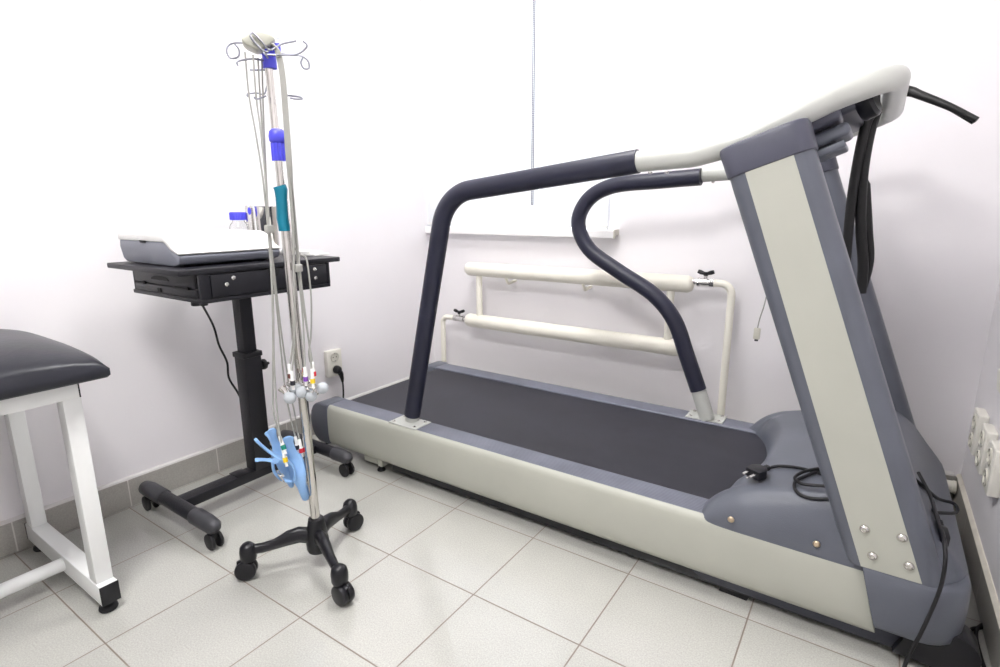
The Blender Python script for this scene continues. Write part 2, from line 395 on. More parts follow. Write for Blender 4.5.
# dark base frame under the panels
bf = MB()
for s in (0, 1):
    y0, y1 = sorted((both(.39, s), both(.45, s)))
    bf.prism([(.80, .085), (.80, .058), (.855, .026), (1.38, .022), (1.40, .034), (1.40, .13), (.80, .13)], 'y', y0, y1, .004)
    y0, y1 = sorted((both(.40, s), both(.44, s)))
    bf.box((-.70, y0, .085), (.80, y1, .13), .003)
bf.box((1.30, .45, .03), (1.40, 1.10, .12), .004).box((-.40, .44, .09), (-.36, 1.11, .13)).box((.85, .45, .05), (.9, 1.10, .12), .004)
bf.build('base_frame', 'slate_d', tm)
MB().box((-.38, .394, .018), (1.28, 1.156, .128), .004).build('underdeck_shade_block', 'black', tm)  # black block added under the deck to deepen the shadow beneath the treadmill
for s in (0, 1):
    f = lambda y: both(y, s)
    # rear adjustable foot on a cream bracket
    y0, y1 = sorted((f(.385), f(.425)))
    fb = MB().box((-.535, y0, .026), (-.455, y1, .10), .003).box((-.455, y0, .02), (-.43, y1, .10), .003).build('rear_foot', 'cream', tm)
    MB().cyl((-.445, f(.395), .0), (-.445, f(.395), .008), .017, 20, .002).cyl((-.445, f(.395), .008), (-.445, f(.395), .085), .010).build('foot_pad', 'rubber', fb)
    # front foot block
    y0, y1 = sorted((f(.40), f(.45)))
    MB().prism([(.905, .03), (.90, .002), (.975, .0), (.985, .03)], 'y', y0, y1, .003).build('front_foot', 'rubber', tm)
    # transport wheel at the front corner inside a round housing
    y0, y1 = sorted((f(.372), f(.448)))
    dx = 0 if s == 0 else -.06
    hp = [(1.33, .105), (1.30, .024), (1.385+dx, .022)]
    for a in range(-5, 9): hp.append((1.405+dx+.055*math.cos(a*math.pi/16), .070+.050*math.sin(a*math.pi/16)))
    wh = MB().prism(hp, 'y', y0, y1, .005).build('wheel_housing', 'black', tm)
    w0, w1 = sorted((f(.376), f(.444)))
    MB().cyl((1.41+dx, w0, .05), (1.41+dx, w1, .05), .050, 28, .006).build('transport_wheel', 'rubber', wh)

# motor hood: a smooth grid draped over plan position
PROF = [(.80, .275), (.86, .300), (.92, .318), (1.00, .340), (1.10, .368), (1.20, .400), (1.25, .415), (1.29, .400), (1.33, .360), (1.365, .310), (1.395, .265), (1.46, .22)]
def HX(x):
    if x <= PROF[0][0]: return PROF[0][1]
    for (a, b), (c, d) in zip(PROF, PROF[1:]):
        if x <= c:
            t = (x-a)/(c-a); return b+(d-b)*t
    return PROF[-1][1]
def HXs(x): return sum(HX(x+o)*w for o, w in ((-.03, .2), (-.015, .2), (0, .2), (.015, .2), (.03, .2)))
AY0, AY1 = .475, 1.105
def x_arc(y):
    e = abs((y-YC)/((AY1-AY0)/2+.012))
    if e >= 1: return .828
    return .828+.104*(1-e**2.6)**.75
def x_front(y):
    e = min(y-YN, YFR-y); r = .13
    return 1.422 if e >= r else 1.422-r*.62*(1-math.sqrt(max(0, 1-((r-e)/r)**2)))
ZB = .205
def sfun(d, r, p=2.2): return 0 if d <= 0 else (1 if d >= r else (1-(1-d/r)**p)**(1/p))
def hood_z(x, y):
    dy = min(y-(YN+.003), YFR-.003-y); da = x-x_arc(y); df_ = x_front(y)-x
    rail = min(1, max(0, (abs(y-YC)-.27)/.05))
    ra = .045+.075*rail
    s = sfun(dy, .075)*sfun(da, ra, 2.0)*(.80+.20*sfun(df_, .03))
    return ZB+(HXs(x)-ZB)*s
def clus(t): return .5-.5*math.cos(math.pi*t)
NU, NV = 90, 90
t = bmesh.new(); G = []
for j in range(NV+1):
    y = YN+.003+(YFR-YN-.006)*(.6*clus(j/NV)+.4*j/NV); row = []
    xa, xf = x_arc(y), x_front(y)
    for i in range(NU+1):
        u = i/NU; x = xa+(xf-xa)*(.6*clus(u)+.4*u)
        row.append(t.verts.new((x, y, hood_z(x, y))))
    G.append(row)
for j in range(NV):
    for i in range(NU): t.faces.new((G[j][i], G[j][i+1], G[j+1][i+1], G[j+1][i]))
# skirt down so that it is a solid shell
edge = [G[0][i] for i in range(NU+1)]+[G[j][NU] for j in range(1, NV+1)]+[G[NV][i] for i in range(NU-1, -1, -1)]+[G[j][0] for j in range(NV-1, 0, -1)]
low = [t.verts.new((v.co.x, v.co.y, .15)) for v in edge]
for i in range(len(edge)):
    k = (i+1) % len(edge); t.faces.new((edge[i], edge[k], low[k], low[i]))
t.faces.new(low)
bmesh.ops.recalc_face_normals(t, faces=t.faces)
hb = MB(); hb._merge(t); hood = hb.build('motor_hood', 'slate', tm, 50)
def hood_hit(px, py, lift=.004):
    d = ray(px, py).normalized(); s = 1.2
    while s < 3.2:
        p = CAM+d*s
        if YN+.003 < p.y < YFR-.003 and x_arc(p.y) < p.x < x_front(p.y) and p.z <= hood_z(p.x, p.y)+lift: return p
        s += .002
    return None
# hood side screws
for q in ((731, 519.5), (816.5, 544)):
    p = on_y(*q, YN+.003)
    MB().lathe([(.0085, 0), (.0085, .002), (.006, .005), (.002, .0055), (0, .004)], (p.x, YN+.0035, p.z), (0, -1, 0), 18).build('hood_screw', 'brass', hood)
# front wrap panel (grey, rounded corners), reaching back to the slanted end of the cream panel
def wrap_path(z, ins=0):
    pts = []; xs = 1.219+(.235-z)*.27; xf = 1.424-ins; r = .085; yn = YN-.017+ins
    pts.append((xs, yn)); pts.append((xs+.06, yn))
    for a in range(0, 11):
        an = -math.pi/2+a*math.pi/20; pts.append((xf-r+r*math.cos(an), yn+r+r*math.sin(an)))
    return pts+[(x, mir(y)) for x, y in reversed(pts)]
prof = [(.088, .016), (.090, .006), (.098, .001), (.12, -.001), (.16, -.003), (.20, -.002), (.228, .0), (.238, .004), (.243, .010), (.242, .02)]
outer = [[V((x, y, z)) for x, y in wrap_path(z, i)] for z, i in prof]
inner = [[V((x, y, z)) for x, y in wrap_path(z, .03)] for z in (.242, .088)]
MB().loft(outer+inner+[outer[0]], closed_ring=False).build('front_panel', 'slate', tm, 50)

# uprights
AX = V((-.375, 0, .97)).normalized()
def upright(s):
    f = lambda y: both(y, s)
    bl, br, tr_, tl = (1.183, .2375), (1.376, .2375), (1.012, 1.196), (.838, 1.135)
    def ring(a, b, ya, yb, r):
        a, b = V((a[0], 0, a[1])), V((b[0], 0, b[1])); L = (b-a).length; e = (b-a).normalized(); pts = []
        for (u, v, a0) in ((L-r, yb-r, 0), (r, yb-r, 90), (r, ya+r, 180), (L-r, ya+r, 270)):
            for k in range(7):
                an = math.radians(a0+k*15); q_ = a+e*(u+r*math.cos(an)); yy = v+r*math.sin(an)
                pts.append(V((q_.x, f(yy), q_.z)))
        return pts
    up = MB().loft([ring(bl, br, .347, .455, .034), ring(tl, tr_, .347, .455, .034)]).build('upright', 'slate', tm, 40)
    a, b = V((tl[0], 0, tl[1])), V((tr_[0], 0, tr_[1])); e = (b-a).normalized(); n_ = V((-e.z, 0, e.x))
    if n_.z < 0: n_ = -n_
    rr_ = []
    for h_, g_ in ((-.006, .001), (-.004, .004), (.0, .0045), (.058, .0045), (.064, .002), (.067, -.004)):
        q0 = a+n_*h_-e*g_-V((1, 0, 0))*max(0, h_)*.05; q1 = b+n_*h_+e*g_
        rr_.append(ring((q0.x, q0.z), (q1.x, q1.z), .347-g_, .455+g_, .034+g_))
    MB().loft(rr_).build('top_cap', 'slate_d2', up, 40)
    # cream inlay with four bolts
    i0, i1 = sorted((f(.3455), f(.349)))
    L = lambda t, w: (V((bl[0], 0, bl[1]))*(1-t)+V((tl[0], 0, tl[1]))*t)*(1-w)+(V((br[0], 0, br[1]))*(1-t)+V((tr_[0], 0, tr_[1]))*t)*w
    P = [L(.0, .165), L(.0, .765), L(1, .785), L(1, .225)]
    P[0] = L(.002, .165); P[1] = L(.002, .765)
    inl = MB().prism([(p.x, p.z) for p in P], 'y', i0, i1).build('cream_inlay', 'cream', up)
    for q in ((864.5, 529), (902, 538), (872.5, 556), (909, 566)):
        p = on_y(*q, .345)
        MB().lathe([(.0105, 0), (.0105, .002), (.0085, .0055), (.005, .0075), (.004, .0055), (0, .0055)], (p.x, f(.3456), p.z), (0, -1 if s == 0 else 1, 0), 20).build('bolt', 'chrome', inl)
MT['slate_d2'] = mat('slate_cap', (.066, .068, .095), .42, bump=.15, bscale=400, var=.10, vscale=8)
upright(0); upright(1)

# looped cream bar
ba, bb = on_y(740, 143, .44), on_y(840, 95.5, .475)
be = on_y(896, 75, .50)
hb_path = [V((.575, .44, 1.188)), V((.735, .44, 1.195)), ba, bb, be]
hb_path += [V((p_.x, 1.58-p_.y, p_.z)) for p_ in reversed(hb_path)]
loop = MB().tube(fillet(hb_path, [.15, .25, .3, .06, .06, .3, .25, .15], 12), .0285, 24).build('front_bar', 'creamrail', tm, 60)
# padded handrails
p = fillet([(.585, .44, 1.189), (-.100, .44, 1.113), (-.30, .44, .262)], .15, 16)
nr = MB().tube(p, .0325, 24).build('padded_handrail', 'foam', tm, 60)
MB().cyl((-.302, .44, .24), (-.297, .44, .275), .028).build('post_stub', 'creamrail', nr)
far = [(.58, 1.11, 1.178), (.422, 1.11, 1.169), (.235, 1.11, 1.155), (.125, 1.11, 1.103), (.079, 1.11, 1.005), (.133, 1.11, .895), (.274, 1.11, .806), (.425, 1.11, .722), (.517, 1.11, .624), (.575, 1.11, .490), (.632, 1.11, .352)]
fr = MB().tube(spline(far, 6), .0315, 22).build('padded_handrail', 'foam', tm, 60)
MB().cyl((.632, 1.11, .352), (.675, 1.11, .238), .029).build('post_stub', 'creamrail', fr)
for nm, (x, y), par in (('n', (-.296, .420), nr), ('f', (.665, 1.135), fr)):
    bp_ = MB().box((x-.072, y-.046, .2355), (x+.072, y+.046, .2405), .0015).build('base_plate', 'creamrail', par)
    for sx in (-.055, .055):
        for sy in (-.032, .032): MB().lathe([(.007, 0), (.007, .003), (.004, .005), (0, .005)], (x+sx, y+sy, .2405), n=14).build('plate_screw', 'chrome', bp_)
# small screws under the bar sleeves
for x, y in ((.62, .44), (.665, .44)):
    MB().lathe([(.006, 0), (.006, .004), (.004, .006), (0, .006)], (x, y, 1.160), (0, 0, -1), 12).build('sleeve_screw', 'chrome', loop)
for x, y in ((.625, 1.11), (.70, 1.11)):
    MB().lathe([(.006, 0), (.006, .004), (.004, .006), (0, .006)], (x, y, 1.160), (0, 0, -1), 12).build('sleeve_screw', 'chrome', loop)
# console clamp unit between the bars: stacked rounded slabs on a cross beam
ca = V((1, 0, .42)).normalized(); ang = -math.atan2(.42, 1)
def slab(x, y0, y1, z, lx, lz, bev):
    m_ = Matrix.Translation((x, 0, z)) @ Matrix.Rotation(ang, 4, 'Y')
    return MB().box((-lx/2, y0, -lz/2), (lx/2, y1, lz/2), bev, 3, m_)
con = slab(1.022, .56, 1.00, 1.296, .115, .046, .012).build('console_housing', 'slate_d', tm, 40)
slab(.992, .47, .60, 1.262, .115, .040, .013).build('console_bracket', 'slate_d2', con, 40)
slab(1.020, .50, .66, 1.228, .105, .030, .011).build('clamp_block', 'slate', con, 40)
slab(1.022, .50, .64, 1.194, .090, .018, .006).build('clamp_plate', 'slate', con, 40)
slab(1.000, .53, .62, 1.240, .06, .09, .006).build('clamp_post', 'slate_d', con, 40)
MB().lathe([(0, 0), (.038, 0), (.042, .006), (.042, .03), (.036, .038), (0, .038)], (1.075, .60, 1.305), (.9, -.2, .4), 24).build('console_knob', 'black', con)
# ------------------------------------------------------------------ things on the treadmill
# black cable sheath draped over the front bar
dr = lambda q, y: on_y(q[0], q[1], y)
st = MB()
a = [dr((846, 262), .94), dr((849, 225), .935), dr((853, 190), .93), dr((860, 150), .925), dr((867, 122), .92), dr((877, 105), .92)]
cx = V((be.x, .92, be.z-.006)); bdir = (be-ba).normalized()
over = [cx+V((-.040, 0, .022)), cx+V((-.008, 0, .045)), cx+V((.035, 0, .036)), dr((920, 95), .90), dr((948, 106), .87), dr((977, 120), .85)]
c_ = spline(a+over, 8)
st.tube(c_, [.0135-.006*max(0, i/(len(c_)-1)-.72)/.28 for i in range(len(c_))], 14, flat=(1, 0, 0))
b = [dr((861, 293), .955), dr((863, 265), .95), dr((861, 232), .945), dr((861, 200), .94), dr((864, 165), .935), dr((870, 132), .94), dr((878, 106), .94)]
over2 = [v+V((.002, .026, .003)) for v in over]; over2[-1] = dr((974, 122), .87)
c_ = spline(b+over2, 8)
st.tube(c_, [.0145-.0075*max(0, i/(len(c_)-1)-.72)/.28 for i in range(len(c_))], 14, flat=(1, 0, 0))
st.tube(spline([dr((861, 293), .975), dr((869, 262), .975), dr((868, 230), .97), dr((865, 178), .965)], 8), [.008]+[.013]*23+[.005], 12, flat=(1, 0, 0))
o = st.build('cable_sleeve', 'straps', None, 60)
tag(base(o, (1.06, .92, .95)), 'black folded cable sleeve draped over the front bar of the treadmill', 'cable')

# grey clip cord hanging from the far rail
cl = thing('safety_cord', 'thin white cord with a small clip hanging beside the treadmill upright', 'cord', on_y(765, 300, 1.08))
q = [on_y(x, y, 1.08) for x, y in ((757.5, 328), (760, 318), (764, 306), (768, 290), (776, 260), (788, 220), (800, 186))]
MB().tube(spline(q, 6), .0022, 8).build('cord', 'lead', cl)
e = q[0]
MB().box(e+V((-.011, -.007, -.042)), e+V((.011, .007, 0)), .003).build('clip', 'ivory_in', cl)
MB().box(e+V((-.006, -.004, -.049)), e+V((.006, .004, -.041)), .001).build('clip_tip', 'greyp', cl)

# power cord with a three-pin plug lying on the hood and a kettle connector at the front
pcd = thing('plug_cable', 'black power cable with three-pin plug lying coiled on the treadmill hood', 'cord', hood_hit(800, 485))
pp = hood_hit(757, 476, .012)
def hh(q, lift=.006):
    r = hood_hit(q[0], q[1], lift)
    return r
pts = [hh(q) for q in ((768, 468), (780, 466), (800, 468), (822, 474), (845, 480))]
up1 = [hh(q, .008) for q in ((846, 466), (825, 469), (808, 475), (796, 481), (795, 489), (803, 496), (820, 499), (846, 497))]
lo1 = [hh(q, .016) for q in ((846, 487), (825, 486), (803, 484), (795, 478), (803, 472), (822, 468), (846, 466))]
pts2 = [p_ for p_ in pts if p_]
cm = MB()
for seq in (pts2, [p_ for p_ in up1 if p_], [p_ for p_ in lo1 if p_]):
    if len(seq) > 2: cm.tube(spline(seq, 8), .0042, 10)
# behind the upright and over the front slope to the connector
z_ = lambda x, y, l: V((x, y, hood_z(x, y)+l))
back = [pts2[-1], z_(1.20, .56, .006), z_(1.27, .57, .007), z_(1.33, .60, .007), z_(1.37, .67, .008), on_y(953, 503, .70), on_y(957.5, 509, .68), on_y(954, 513, .65), on_y(943, 513, .60), on_y(932, 512, .56), on_y(931, 510, .545)]
iec = [hh(q, .012) for q in ((936, 513), (940, 524))]
cm.tube(spline(back+[p_ for p_ in iec if p_], 8), .0042, 10)
cm.build('cable', 'rubber', pcd)
dirc = (pts2[1]-pp).normalized() if pts2 else V((1, 0, 0))
sx = dirc; sy = V((0, 0, 1)).cross(sx).normalized(); sz = sx.cross(sy)
PM = Matrix(((sx.x, sy.x, sz.x, pp.x), (sx.y, sy.y, sz.y, pp.y), (sx.z, sy.z, sz.z, pp.z+.012), (0, 0, 0, 1)))
pg = MB().prism([(-.022, -.022), (.008, -.024), (.024, -.012), (.026, .012), (.008, .024), (-.022, .022)], 'z', -.013, .013, .004, 2, PM)
for k in range(4): pg.box((.024+k*.006, -.008, -.007), (.028+k*.006, .008, .007), .002, 1, PM)
pg.box((.022, -.005, -.005), (.05, .005, .005), .002, 1, PM)
plug = pg.build('plug', 'black', pcd, 40)
for yy, zz in ((-.011, 0.004), (.011, .004), (0, -.004)): MB().box((-.044, yy-.0034, zz-.0024), (-.020, yy+.0034, zz+.0024), .0006, 1, PM).build('plug_pin', 'steel', plug)
ci = hh((946, 545), .016) or V((1.40, .52, .26)); ct = (iec[-1] if iec and iec[-1] else V((1.39, .52, .33)))
ax = (ci-ct).normalized(); sy = ax.cross(V((1, 0, 0))).normalized(); sz = ax.cross(sy)
IM = Matrix(((ax.x, sy.x, sz.x, ct.x), (ax.y, sy.y, sz.y, ct.y), (ax.z, sy.z, sz.z, ct.z), (0, 0, 0, 1)))
im = MB().prism([(.012, -.008), (.028, -.014), (.062, -.014), (.062, .014), (.028, .014), (.012, .008)], 'z', -.009, .009, .003, 2, IM)
for k in range(4): im.box((-.010+k*.006, -.006, -.006), (-.006+k*.006, .006, .006), .0015, 1, IM)
im.box((-.012, -.004, -.004), (.014, .004, .004), .0015, 1, IM)
im.build('kettle_connector', 'black', pcd, 40)

# mains lead running down the front corner
q = [z_(1.315, .62, .018), z_(1.340, .55, .020), z_(1.352, .46, .014), on_y(943, 535, .375), on_y(945.5, 555, .335), on_y(943, 578, .327), on_y(936, 600, .325), on_y(921, 633, .315), on_y(906, 662, .305), V((1.318, .27, .0055)), V((1.32, .18, .0045)), V((1.36, .06, .0045))]
o = MB().tube(spline(q, 8), .0042, 10).build('mains_cable', 'rubber', None, 60)
tag(base(o, (1.285, .30, 0)), 'black mains cable trailing down the front corner of the treadmill to the floor', 'cable')
# floor cable to the right wall
q = [(1.35, .95, .0045), (1.40, .80, .0045)]+[tuple(on_z(x, y, .0045)) for x, y in ((962, 625), (975, 628), (990, 626), (1004, 622))]
q += [(1.485, q[-1][1]-.08, .0045), (1.488, q[-1][1]-.3, .0045)]
o = MB().tube(spline(q, 8), .0042, 10).build('floor_cable', 'rubber', None, 60)
tag(base(o, (1.42, .72, 0)), 'black cable lying on the tiles between the treadmill front and the right wall', 'cable')
# blue tag on the hood front
p = on_x(965, 573, 1.448); p.y = max(p.y, .5)
MB().box((1.41, .50, .205), (1.422, .512, .219), .002).build('blue_tag', 'bluedot', tm)

# ------------------------------------------------------------------ heating pipes register under the sill
rd = thing('radiator', 'cream painted two-pipe radiator on the wall under the window sill', 'radiator', (-.05, 1.30, .10))
YR = 1.31; R_ = .037
def capped(x0, x1, z, r):
    return MB().tube([(x0, YR, z), (x0+.006, YR, z), (x0+.022, YR, z), (x1-.022, YR, z), (x1-.006, YR, z), (x1, YR, z)], [r*.45, r*.78, r, r, r*.78, r*.45], 26)
zu, zl = .748, .463
U0, U1 = -.685, .53; L0, L1 = -.69, .50
capped(U0, U1, zu, R_).build('upper_pipe', 'rad', rd, 60)
capped(L0, L1, zl, R_).build('lower_pipe', 'rad', rd, 60)
for x in (-.60, .435): MB().cyl((x, YR, zl), (x, YR, zu), .017).build('link_pipe', 'rad', rd)
for x in (-.42, .02):
    MB().tube(fillet([(x, YR-.012, zu-R_+.006), (x, YR+.01, zu-R_-.028), (x, YB-.002, zu-R_-.02)], .012, 6), .008, 10).build('wall_hook', 'rad', rd)
MB().tube(fillet([(.60, YR, zu+.012), (.685, YR, zu+.012), (.685, YR, .075)], .045, 10), .0155, 18).build('supply_pipe', 'rad', rd)
MB().tube(fillet([(-.77, YR, zl), (-.862, YR, zl), (-.862, YR, .0)], .035, 10), .0145, 18).build('return_pipe', 'rad', rd)
for x, z, d in ((.525, zu+.012, 1), (-.69, zl, -1)):
    xa, xb = x, x+.085*d
    v = MB().cyl((x-.02*d, YR, z), (x+.03*d, YR, z), .012).cyl((x+.02*d, YR, z), (x+.03*d, YR, z), .019, 8).cyl((x+.03*d, YR, z), (x+.075*d, YR, z), .016).cyl((x+.07*d, YR, z), (x+.088*d, YR, z), .019, 6).cyl((x+.052*d, YR, z), (x+.052*d, YR, z+.03), .008).build('valve', 'steel', rd)
    m = MB(); c = V((x+.052*d, YR, z+.036))
    m.tube([c+V((-.032, -.003, .010)), c+V((-.02, -.002, .006)), c, c+V((.02, .002, .006)), c+V((.032, .003, .010))], [.008, .0095, .006, .0095, .008], 12)
    m.cyl(c-V((0, 0, .008)), c+V((0, 0, .008)), .009, 14)
    m.build('valve_handle', 'black', v)
# low pipe along the back wall
o = MB().tube([(.76, 1.345, .079), (1.494, 1.345, .079)], .021, 18).cyl((1.484, 1.345, .079), (1.497, 1.345, .079), .0235, 18, .003).box((1.46, 1.345, .048), (1.472, 1.384, .06), .001).build('heating_pipe', 'rad', None, 60)
tag(base(o, (1.1, 1.345, .055)), 'short cream heating pipe low on the back wall in the right corner', 'pipe')

# ------------------------------------------------------------------ wall sockets
def socket(root, origin, n, w_, h_, dep, holes, tilt=None):
    """double socket box: n = outward normal, up is z; builds housing and two round wells"""
    n = V(n); s_ = V((0, 0, 1)).cross(n); o = V(origin)
    mx = Matrix(((s_.x, 0, n.x, o.x), (s_.y, 0, n.y, o.y), (0, 1, 0, o.z), (0, 0, 0, 1)))   # local: x across, y up, z out
    MB().box((-w_/2, -h_/2, 0), (w_/2, h_/2, dep), .005, 3, mx).build('housing', 'ivory', root, 40)
    for hy in holes:
        c = mx @ V((0, hy, dep))
        rg = MB().lathe([(.0245, 0), (.0245, .0025), (.022, .004), (.020, .0035), (.0195, .0005), (0, .0005)], c, n, 28).build('outlet_well', 'ivory_in', root, 30)
        for sx in (-.0095, .0095): MB().cyl(mx @ V((sx, hy, dep+.0004)), mx @ V((sx, hy, dep+.0012)), .0028, 12).build('pin_hole', 'darkhole', rg)
        for sy in (-.0185, .0185): MB().box((-.003, hy+sy-.0022, dep+.0003), (.003, hy+sy+.0022, dep+.0032), .0005, 1, mx).build('earth_clip', 'steel', rg)
so = thing('wall_socket', 'ivory double wall socket with a black plug on the left wall above the treadmill tail', 'socket', (XL, .624, .326))
socket(so, (XL, .624, .326), (1, 0, 0), .088, .132, .028, (.031, -.031))
pl = thing('power_plug', 'black angled plug in the left wall socket with its cord hanging down', 'plug', (XL+.03, .630, .295))
MB().lathe([(.0205, 0), (.0205, .012), (.018, .022), (.010, .030), (0, .031)], (XL+.0322, .624, .295), (1, 0, 0), 24).tube([(XL+.045, .628, .292), (XL+.048, .638, .272), (XL+.047, .645, .245), (XL+.046, .647, .228)], [.015, .013, .009, .0062], 14).build('plug_body', 'black', pl, 60)
MB().tube(spline([(XL+.046, .647, .232), (XL+.046, .648, .20), (XL+.052, .64, .15), (XL+.06, .62, .08), (XL+.08, .60, .02), (XL+.12, .60, .005), (XL+.20, .62, .0045)], 8), .0045, 10).build('cord', 'rubber', pl)
# right wall: three double sockets in a row, switches above
for i, (px, lab) in enumerate(((969, 'ivory double socket on the right wall, nearest the corner of the lower row'), (980, 'ivory double socket on the right wall, middle of the lower row'), (992, 'ivory double socket on the right wall, lower row nearest the photo edge'))):
    y = (1.150, .990, .842)[i]
    if i == 0:
        r1 = thing('wall_socket', lab, 'socket', (XR, y, .362), 'double sockets in the lower row on the right wall')
        socket(r1, (XR, y, .362), (-1, 0, 0), .095, .135, .027, (.031, -.031))
    else:
        c = copy_tree(r1, (0, y-1.150, 0)); c['label'] = lab
for i, (y, lab) in enumerate(((.955, 'ivory light switch on the right wall above the row of sockets'), (.835, 'ivory wall switch on the right wall cut by the photo edge'))):
    if i == 0:
        r2 = thing('wall_switch', lab, 'switch', (XR, y, .58), 'switches on the right wall')
        MB().box((XR-.012, y-.042, .54), (XR, y+.042, .625), .004, 2).build('plate', 'ivory', r2)
        MB().prism([(XR-.012, .548), (XR-.020, .552), (XR-.026, .612), (XR-.012, .617)], 'y', y-.026, y+.026, .002).build('rocker', 'ivory', r2)
    else:
        c = copy_tree(r2, (0, y-.955, 0)); c['label'] = lab

# ------------------------------------------------------------------ instrument table on the left
tb = thing('trolley_table', 'black wheeled instrument table with a pedestal column against the left wall', 'table', (-.72, 0, 0))
TX0, TX1, TY0, TY1 = -.856, -.408, -.330, .222
MB().box((TX0, TY0, .884), (TX1, TY1, .90), .003).build('tabletop', 'blackm', tb)
BX0, BX1, BY0, BY1 = -.832, -.412, -.275, .176
bx = MB().box((BX0+.004, BY0+.004, .812), (BX1-.006, BY1-.004, .884)).box((BX0, BY0, .800), (BX1, BY1, .812), .002)
bx.box((BX1-.012, BY0, .812), (BX1, BY0+.03, .884), .001).box((BX1-.012, BY1-.012, .812), (BX1, BY1, .884), .001)
box_ = bx.build('drawer_box', 'blackm', tb)
fp = MB().box((BX1-.008, BY0+.032, .815), (BX1+.002, BY1-.014, .880), .002).build('side_panel', 'blackm', box_)
MB().prism([(-.066, .883), (-.018, .883), (-.028, .858), (-.056, .858)], 'x', BX1-.01, BX1+.0028).build('panel_notch', 'darkhole', box_)
for y, z in ((-.198, .849), (-.176, .866), (.112, .866), (.114, .836)):
    MB().lathe([(.0062, 0), (.0062, .0016), (.004, .003), (0, .0032)], (BX1+.002, y, z), (1, 0, 0), 18).build('panel_screw', 'chrome', box_)
drw = MB().box((BX0+.03, BY0-.003, .842), (BX1-.02, BY0+.02, .882), .002).box((BX0+.03, BY0-.003, .815), (BX1-.02, BY0+.02, .838), .002).build('end_drawer', 'blackm', box_)
MB().prism([(-.635+.055*math.cos(a*math.pi/10), .855+.013*math.sin(a*math.pi/10)) for a in range(11)], 'y', BY0-.0045, BY0).build('grip_recess', 'darkhole', drw)
for x0, x1 in ((-.80, -.73), (-.55, -.47)): MB().box((x0, BY0-.0045, .839), (x1, BY0, .8425)).box((x1-.015, BY0-.006, .836), (x1, BY0, .8455), .001).build('drawer_rail', 'darkhole', drw)
MB().box((-.655, BY0-.005, .817), (-.635, BY0, .830)).build('latch_hole', 'darkhole', drw)
MB().cyl((-.50, -.245, .784), (-.50, -.245, .80), .016, 16, .003).cyl((-.46, -.245, .788), (-.46, -.245, .80), .011, 16, .002).build('leveling_knob', 'black', tb)
CX, CY = -.72, .025
cl_ = MB().box((CX-.024, CY-.024, .50), (CX+.024, CY+.024, .80), .002).build('inner_column', 'blackm', tb)
oc = MB().box((CX-.032, CY-.034, .095), (CX+.032, CY+.034, .545), .003).box((CX-.036, CY-.038, .535), (CX+.036, CY+.038, .555), .003).build('outer_column', 'blackm', tb)
MB().cyl((CX, CY+.034, .49), (CX, CY+.052, .49), .012, 14).lathe([(.019, 0), (.021, .006), (.019, .014), (.008, .018), (.005, .030), (0, .031)], (CX, CY+.052, .49), (0, 1, 0), 14).build('clamp_knob', 'black', oc)
FY = (-.287, .285)
MB().box((CX-.028, FY[0], .062), (CX+.028, FY[1], .097), .003).build('base_beam', 'blackm', tb)
MB().box((CX-.03, CY-.105, .097), (CX+.03, CY-.055, .101), .0015).build('base_socket', 'black', tb)
for y in FY:
    ft = MB().tube([(-.80, y, .080), (-.60, y, .080)], .024, 20).build('foot', 'blackm', tb)
    for sx, xe, xi in ((-1, -.955, -.80), (1, -.470 if y < 0 else -.505, -.60)):
        MB().tube([(xi, y, .080), (xi+sx*.006, y, .080), (xe-sx*.05, y, .080), (xe-sx*.015, y, .077), (xe-sx*.002, y, .073), (xe, y, .071)], [.025, .0275, .0275, .025, .016, .008], 20).build('foot_cap', 'greyp', ft, 60)
        xw = xe-sx*.036+(.012 if sx > 0 else 0)
        cw = MB().box((xw-.012, y-.009, .034), (xw+.012, y+.009, .060), .002).build('caster_fork', 'black', ft)
        for dy in (-.014, .014):
            MB().cyl((xw, y+dy-.0055*(1 if dy > 0 else 1), .0275), (xw, y+dy+.0055, .0275), .0275, 22, .003).build('caster_wheel', 'rubber', ft)
# power lead below the table
q = [(-.74, -.12, .80), (-.76, -.11, .775)]+[tuple(on_x(x, y, -.90)) for x, y in ((213, 325), (219, 345), (227, 362), (229, 378), (238, 393))]+[(-.86, .09, .25), (-.84, .14, .12), (-.83, .20, .03), (-.84, .26, .006), (-.86, .40, .0045), (-.82, .50, .0045)]
o = MB().tube(spline(q, 8), .0040, 10).build('table_cable', 'rubber', None, 60)
tag(base(o, (-.86, .2, .0)), 'thin black cable hanging down behind the column of the black table', 'cable')

# ECG recorder on the table
ec = thing('ecg_recorder', 'white and grey electrocardiograph with a closed lid on the black table', 'medical device', (-.66, -.1, .90))
EY0, EY1 = -.288, .035
bot = [(-.835, .913), (-.815, .904), (-.52, .902), (-.487, .910), (-.478, .925), (-.478, .934), (-.50, .940), (-.526, .950), (-.545, .966), (-.56, .972), (-.845, .972), (-.85, .95)]
MB().prism(bot, 'y', EY0, EY1, .006, 2).build('lower_case', 'ecgg', ec, 40)
topc = [(-.850, .971), (-.56, .971), (-.548, .966), (-.529, .951), (-.503, .942), (-.480, .936), (-.474, .941), (-.498, .950), (-.520, .963), (-.540, .982), (-.556, .990), (-.575, .994), (-.835, .994), (-.848, .988)]
MB().prism(topc, 'y', EY0-.002, EY1+.002, .003, 2).build('upper_lid', 'white', ec, 40)
MB().prism([(-.705, .973), (-.665, .973), (-.67, .966), (-.70, .966)], 'y', EY0-.003, EY0+.004).build('lid_latch', 'darkhole', ec)
for x in (-.80, -.53):
    for y in (EY0+.04, EY1-.04): MB().cyl((x, y, .90), (x, y, .905), .012, 14).build('foot', 'rubber', ec)
